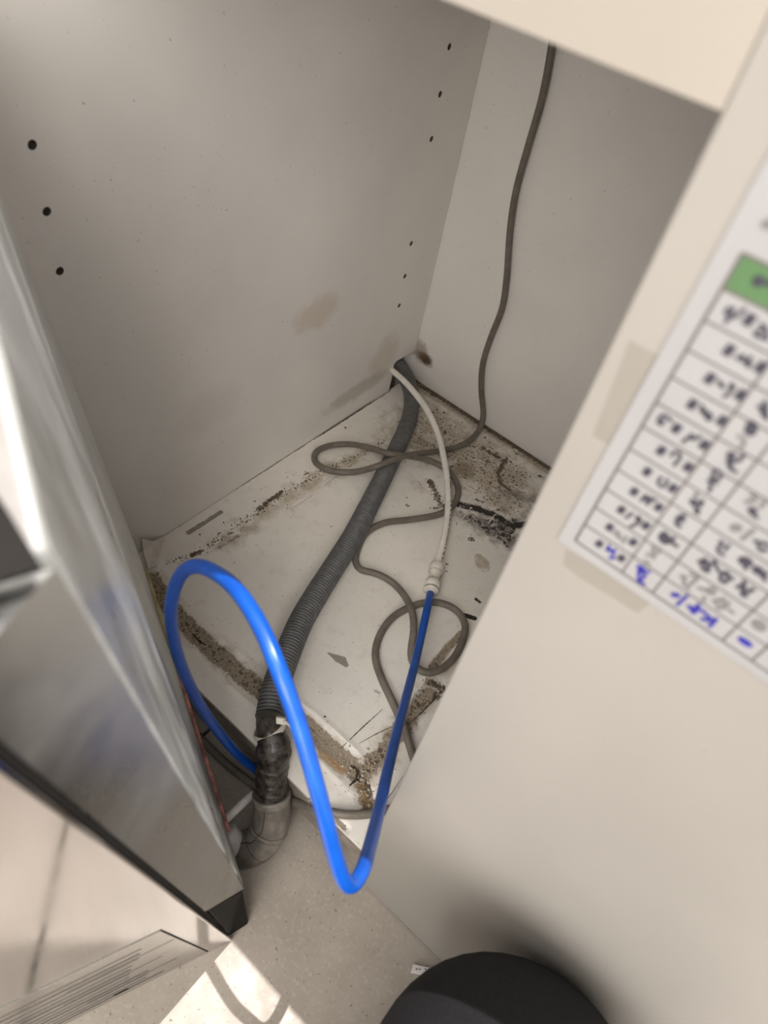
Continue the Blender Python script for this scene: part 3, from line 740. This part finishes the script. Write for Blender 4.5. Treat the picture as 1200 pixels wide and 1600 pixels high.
def ribbon(V, Fc, pts, wd):
    """pts: list of (x,y,z) world on the notice plane"""
    P = [np.array(p) for p in pts]
    if len(P) > 2: P, _ = spline(P, 0.0004); P = list(P)
    cnt[0] += 1; lift = np.array([0, -0.000004 * (cnt[0] % 12), 0])
    L = []
    for i, p in enumerate(P):
        a_ = P[min(i + 1, len(P) - 1)] - P[max(i - 1, 0)]; a_ = a_ / (np.linalg.norm(a_) + 1e-9)
        nrm = np.array([-a_[2], 0, a_[0]]); L.append((p + nrm * wd / 2 + lift, p - nrm * wd / 2 + lift))
    b = len(V)
    for l, r in L: V += [l, r]
    for i in range(len(L) - 1): Fc.append((b + 2 * i, b + 2 * i + 1, b + 2 * i + 3, b + 2 * i + 2))
CROP = {1: (1000, 380, 1 / 6), 2: (980, 600, 220 / 1200), 3: (880, 760, 1 / 6), 4: (1020, 780, 0.16875)}
def entry(crop, strokes, mat='ink', wd=0.00074, dots=(), blobs_=()):
    ox, oy, k = CROP[crop]; V, Fc = [], []
    T_ = lambda x, y: on_y((ox + x * k, oy + y * k), YF - 0.0010)
    for st in strokes: ribbon(V, Fc, [T_(*p) for p in st], wd)
    for x, y in dots:                      # ditto marks: two short slanting strokes
        c = T_(x, y)
        for s_ in (-0.00042, 0.00042):
            ribbon(V, Fc, [c + np.array([s_ + 0.00015, 0, 0.00125]), c + np.array([s_ - 0.00015, 0, -0.00125])], 0.00095)
    for x, y, rx, ry, an in blobs_:
        c = np.array([x, y]); b = len(V); n = 18
        for i in range(n):
            a_ = 2 * math.pi * i / n; dx, dy = rx * math.cos(a_), ry * math.sin(a_)
            V.append(T_(x + dx * math.cos(an) - dy * math.sin(an), y + dx * math.sin(an) + dy * math.cos(an)))
        Fc.append(tuple(range(b, b + n)))
    return mesh('handwritten_entry', V, Fc, M[mat], notice)
# dates, top row to bottom row
entry(1, [[(850, 600), (790, 650), (880, 700), (990, 610)], [(880, 600), (850, 690), (790, 750)]], 'ink', wd=.0007)
entry(1, [[(1130, 750), (1160, 800), (1060, 850), (1120, 880), (1210, 905)], [(1150, 770), (1200, 830), (1170, 880)]], dots=[(1025, 720)])
entry(1, [[(895, 1090), (960, 1050), (990, 1060), (945, 1110), (1000, 1115)], [(1050, 1060), (1010, 1120), (1000, 1165), (1040, 1150), (1030, 1110), (1000, 1130)]], dots=[(835, 1005), (1135, 1165)])
entry(1, [[(720, 1310), (760, 1290), (765, 1325), (740, 1345), (800, 1350)], [(880, 1320), (840, 1330), (850, 1365), (885, 1350), (885, 1320), (850, 1390), (780, 1450)]], dots=[(655, 1270), (945, 1425)])
entry(2, [[(650, 180), (620, 240), (680, 220), (640, 265), (690, 250)], [(690, 240), (725, 285), (695, 315), (665, 280), (690, 240)]], dots=[(555, 175), (810, 315)])
entry(2, [[(310, 262), (275, 290), (258, 335), (295, 352), (315, 300)], [(310, 262), (345, 280), (385, 325)]])
entry(2, [[(470, 505), (530, 450), (570, 475), (630, 440)], [(560, 425), (530, 450), (545, 480), (590, 455)]], dots=[(420, 380), (658, 520)])
entry(2, [[(370, 620), (400, 580), (455, 590), (450, 630), (395, 700)]], dots=[(290, 570), (520, 710)])
entry(2, [[(295, 790), (255, 845)], [(350, 810), (300, 885), (258, 850)]], dots=[(170, 750), (390, 890)])
entry(2, [[(165, 945), (110, 1000)], [(170, 955), (160, 1015), (200, 1000), (250, 980)], [(205, 960), (165, 1035)]], dots=[(60, 920), (268, 1052)])
entry(3, [[(655, 250), (580, 300)], [(700, 280), (680, 310), (710, 340), (735, 310), (700, 280)], [(735, 315), (695, 350), (620, 385)]], dots=[(545, 222), (775, 370)])
entry(3, [[(465, 445), (515, 420), (530, 455), (490, 470), (550, 490)], [(600, 470), (550, 535)]], 'ink_grey', dots=[])
entry(3, [], dots=[(435, 385), (655, 525)])
entry(3, [[(425, 545), (435, 590), (385, 590), (440, 605), (490, 600)], [(500, 600), (450, 625), (480, 650), (455, 682), (425, 665)]], 'ink_blue')
entry(3, [], dots=[(338, 540), (545, 675)])
# weekday column
entry(2, [[(1170, 140), (1185, 180)], [(1110, 190), (1210, 205)], [(1140, 180), (1150, 250), (1200, 310)], [(1150, 225), (1200, 245), (1170, 290)]], wd=.0008)
entry(2, [[(1050, 320), (1100, 345), (1060, 440), (1010, 410), (1050, 320)], [(1040, 370), (1080, 395)], [(1020, 430), (1070, 330)]], wd=.0008)
entry(2, [[(940, 440), (1010, 480)], [(1000, 475), (985, 550), (955, 530)]], 'ink_grey')
entry(2, [[(850, 590), (930, 600)], [(870, 600), (860, 690), (900, 720)], [(870, 650), (950, 660), (1000, 590)], [(905, 600), (880, 700)], [(860, 710), (940, 760)]], wd=.0008)
entry(2, [[(750, 730), (805, 760), (770, 820), (725, 790), (750, 730)], [(680, 820), (775, 855)], [(730, 790), (720, 840)], [(700, 850), (720, 890), (690, 920)]], wd=.0008)
entry(2, [[(585, 930), (590, 965)], [(540, 985), (560, 1040), (600, 1010), (555, 985)], [(600, 1015), (655, 1010)], [(645, 985), (620, 1050)], [(570, 1055), (620, 1070), (570, 1095), (620, 1105)]], wd=.0008)
entry(3, [[(1155, 285), (1100, 275), (1060, 365), (1110, 380)], [(1140, 315), (1085, 325)]], wd=.001)
entry(3, [[(960, 430), (905, 480), (950, 535), (1000, 510), (1050, 480)], [(950, 440), (990, 470), (950, 500)], [(1000, 520), (1080, 570)], [(925, 460), (990, 530)]], wd=.001)
entry(3, [[(860, 570), (920, 590), (850, 640), (830, 610), (860, 570)], [(775, 635), (850, 665)], [(845, 620), (850, 690)], [(760, 690), (815, 740)]], 'ink_grey')
entry(3, [[(690, 750), (760, 760), (700, 815), (780, 790), (820, 810)], [(710, 760), (712, 880), (780, 830)], [(745, 750), (760, 830)], [(690, 880), (770, 922)]], 'ink_blue', wd=.0008)
# name column
entry(2, [[(1050, 945), (1115, 985), (1070, 1000), (1000, 1010)], [(1195, 985), (1130, 1060)]], 'ink_grey', wd=.0008)
entry(2, [[(1040, 1065), (1090, 1060), (1095, 1105), (1050, 1110), (1040, 1065)], [(1060, 1110), (1120, 1150)]], wd=.0008)
entry(4, [[(945, 280), (820, 380)]], 'ink_grey', blobs_=[(770, 270, 62, 36, 0.0)], wd=.0009)
entry(4, [[(930, 385), (1060, 420)], [(1000, 400), (975, 450), (1010, 490), (1060, 460)], [(1040, 400), (1075, 440)]], wd=.0008)
entry(4, [[(610, 390), (660, 400), (590, 480), (640, 505)], [(640, 425), (600, 445)], [(715, 420), (660, 480)], [(600, 495), (670, 530)]], wd=.0007)
entry(4, [[(800, 560), (870, 545), (920, 600), (840, 610), (800, 560)], [(850, 560), (860, 660)], [(820, 590), (890, 580)]], wd=.0009)
entry(4, [[(930, 645), (1000, 640), (1010, 700), (950, 680), (930, 645)], [(960, 620), (1000, 700), (1050, 765)], [(1065, 680), (1020, 720)]], wd=.0009)
entry(4, [[(415, 590), (490, 560), (450, 640), (510, 680)], [(480, 545), (530, 640), (470, 650)], [(590, 560), (540, 610)], [(500, 580), (520, 680)]], wd=.0008)
entry(4, [[(580, 600), (620, 680), (700, 700)], [(690, 675), (640, 700), (625, 760), (670, 775), (705, 720), (690, 675)], [(705, 720), (755, 745)]], wd=.0009)
entry(4, [[(830, 755), (865, 780), (770, 820)], [(850, 800), (825, 900), (880, 895)], [(945, 830), (860, 870)], [(820, 850), (870, 850)]], wd=.0009)
entry(4, [[(250, 720), (310, 720), (280, 790), (340, 825)], [(340, 690), (400, 720)], [(430, 720), (340, 800)], [(300, 800), (340, 840)]], 'ink_grey')
entry(4, [[(415, 820), (500, 850), (560, 820), (580, 870), (520, 880), (500, 850)], [(470, 900), (490, 940), (460, 940)]], 'ink_grey')
entry(4, [[(550, 950), (680, 925)], [(600, 940), (600, 1020), (680, 990), (715, 955)], [(690, 1020), (755, 1062)], [(640, 940), (660, 990)]], 'ink_grey')
entry(4, [[(325, 890), (220, 985)]], 'ink_blue', blobs_=[(210, 890, 50, 22, 0.15)], wd=.0008)
entry(4, [[(315, 990), (400, 1015), (430, 970)], [(350, 1000), (370, 1060), (425, 1005)], [(400, 1010), (480, 1050), (525, 1120), (440, 1110)], [(485, 1060), (560, 1130)], [(595, 1105), (520, 1185)]], 'ink_blue', wd=.001)
entry(4, [], 'ink_blue', blobs_=[(855, 1325, 80, 30, 0.55)])
entry(4, [], 'ink_grey', blobs_=[(985, 1175, 78, 48, 0.45)])
entry(1, [[(1060, 360), (1110, 310), (1150, 340), (1120, 400), (1060, 370)], [(1090, 350), (1130, 360)], [(1170, 350), (1230, 410)]], 'ink', wd=.0009)
entry(1, [[(1150, -200), (1200, -150)], [(1190, -220), (1230, -140)]], 'ink_grey', wd=.0012)
def tape_piece(px, label):
    w_ = [on_y(p, YF - 0.0001) for p in px]
    if label: o_ = prism('adhesive_tape', w_, (0, -0.0001, 0), M['tape'], notice); o_['label'] = label
    return o_
tape_piece([(884, 858), (880, 882), (905, 902), (996, 958), (1024, 936), (1000, 925)], 'tape below the bottom corner of the sheet')
tape_piece([(984, 532), (926, 680), (952, 696), (1042, 562)], 'tape at the left edge of the sheet')

# ---------------------------------------------------------------- little white label on the floor
tg = thing('white_label_strip', 'small white printed strip lying on the floor next to the dark knee', 'label', on_z((658, 1517), 0.001))
la, lb, lc, ld = on_z((645, 1507), .0005), on_z((641, 1520), .0005), on_z((690, 1531), .0005), on_z((690, 1517), .0005)
obox('strip', la, lb - la, ld - la, (0, 0, 0.0022), M['tag'], tg, bev=0.0003)
for x in (650, 655, 664, 669, 676):
    q0 = on_z((x, 1513), .0029)
    d1 = (ld - la) / np.linalg.norm(ld - la); d2 = (lb - la) / np.linalg.norm(lb - la)
    mesh('printed_mark', [q0, q0 + d1 * .0010, q0 + d1 * .0010 + d2 * .0008, q0 + d2 * .0008], [(0, 1, 2, 3)], M['print'], tg)

# ---------------------------------------------------------------- crouching person's leg (only the knee shows in the photograph)
kn = at_depth((794, 1731), 0.300)
def K(x, y, z): return kn + np.array([x, y, z])
lj = [K(.17, -.52, .12), K(.14, -.45, .10), K(.09, -.30, .055), K(.05, -.16, .022), K(.02, -.06, .010), K(.004, -.008, -.006), K(.003, .004, -.032), K(.008, -.012, -.055),
      K(.025, -.08, -.085), K(.05, -.20, -.115), K(.07, -.32, -.14), K(.075, -.37, -.15)]
lr = [.098, .100, .092, .081, .074, .066, .063, .061, .053, .052, .042, .036]
lpth, ls = spline(lj, 0.006); lpth = np.array(lpth)
for _ in range(10): lpth[1:-1] = .25 * lpth[:-2] + .5 * lpth[1:-1] + .25 * lpth[2:]
cum = np.concatenate([[0], np.cumsum([np.linalg.norm(np.array(lj[i + 1]) - lj[i]) for i in range(len(lj) - 1)])]); cum /= cum[-1]
lu = ls[:len(lpth)] / ls[-1]
pb_ = kn * 1.0; pb_[2] = 0
person = thing('person', 'bent knee in dark grey trousers of a crouching person at the bottom edge', 'person', pb_)
sweep('leg', lpth, np.interp(lu, cum, lr), M['trouser'], person, 40)
# shoe, heel up, toes on the floor behind the knee
an = lpth[-1]
toe = np.array([an[0], an[1] + .10, .034]); ball = np.array([an[0], an[1] + .02, .036]); heel = an + np.array([0, -.06, -.005])
spth, ss = spline([an + np.array([0, .01, .004]), heel, np.array([an[0], an[1] - .045, .5 * (heel[2] + .04)]), ball, toe], 0.005)
su = np.linspace(0, 1, len(spth))
sweep('shoe', spth, np.interp(su, [0, .3, .6, .85, 1], [.034, .036, .033, .034, .012]), M['shoe'], person, 28)

# ---------------------------------------------------------------- loose crumbs on the cabinet bottom
def crumb(x, y, s, mat):
    c = on_z((x, y), ZB + s * 0.25); V = []; n = 6
    for k in range(n):
        a_ = 2 * math.pi * k / n + rng.random() * .5; r_ = s * (0.6 + 0.6 * rng.random()); V.append(c + np.array([math.cos(a_) * r_, math.sin(a_) * r_ * .8, -s * .2]))
    V.append(c + np.array([s * .15, 0, s * 0.5])); Fc = [(k, (k + 1) % n, n) for k in range(n)] + [tuple(reversed(range(n)))]
    return V, Fc
def scatter(name, label, spots_, mat):
    V, Fc = [], []
    for x, y, s in spots_:
        v, f_ = crumb(x, y, s, mat); b = len(V); V += v; Fc += [tuple(i + b for i in q_) for q_ in f_]
    o_ = mesh(name, V, Fc, M[mat]); o_['kind'] = 'stuff'; tag(o_, label, 'debris'); return o_
sp = []
for k in range(150):
    u = rng.random(); x = 290 + 320 * u + rng.gauss(0, 8); y = 872 - 200 * u + rng.gauss(0, 9); sp.append((x, y, 0.0004 + 0.0007 * rng.random() ** 3))
for k in range(170): sp.append((700 + 120 * rng.random(), 690 + 140 * rng.random(), 0.0004 + 0.0009 * rng.random() ** 3))
for k in range(80):
    u = rng.random(); sp.append((300 + 100 * u + rng.gauss(0, 6), 985 + 90 * u + rng.gauss(0, 6), 0.0004 + 0.0006 * rng.random() ** 2))
sp += [(540, 668, .0016), (758, 683, .0018), (683, 640, .0014), (694, 644, .0016), (722, 660, .0012), (698, 881, .0012), (744, 937, .0014)]
sp = [q_ for q_ in sp if q_[1] < 560 + (q_[0] - 615) * 0.648 + 42 + 400 and on_z(q_[:2], ZB)[1] < YB - 0.004 and on_z(q_[:2], ZB)[0] > XL + 0.003]
scatter('dark_crumbs', 'dark dirt crumbs scattered along the edges of the cabinet bottom', sp, 'crumb_dark')
sp = [(rng.uniform(690, 830), rng.uniform(690, 800), 0.0005 + 0.0012 * rng.random() ** 2) for k in range(120)]
sp += [(rng.gauss(555, 28), rng.gauss(1222, 20), 0.0005 + 0.0011 * rng.random() ** 2) for k in range(70)]
sp += [(805, 702, .0028), (812, 708, .0026), (817, 716, .0026), (822, 722, .0028)]
sp = [q_ for q_ in sp if on_z(q_[:2], ZB)[1] < YB - 0.005]
scatter('pale_flakes', 'pale flakes of swollen board by the back panel', sp, 'crumb_light')
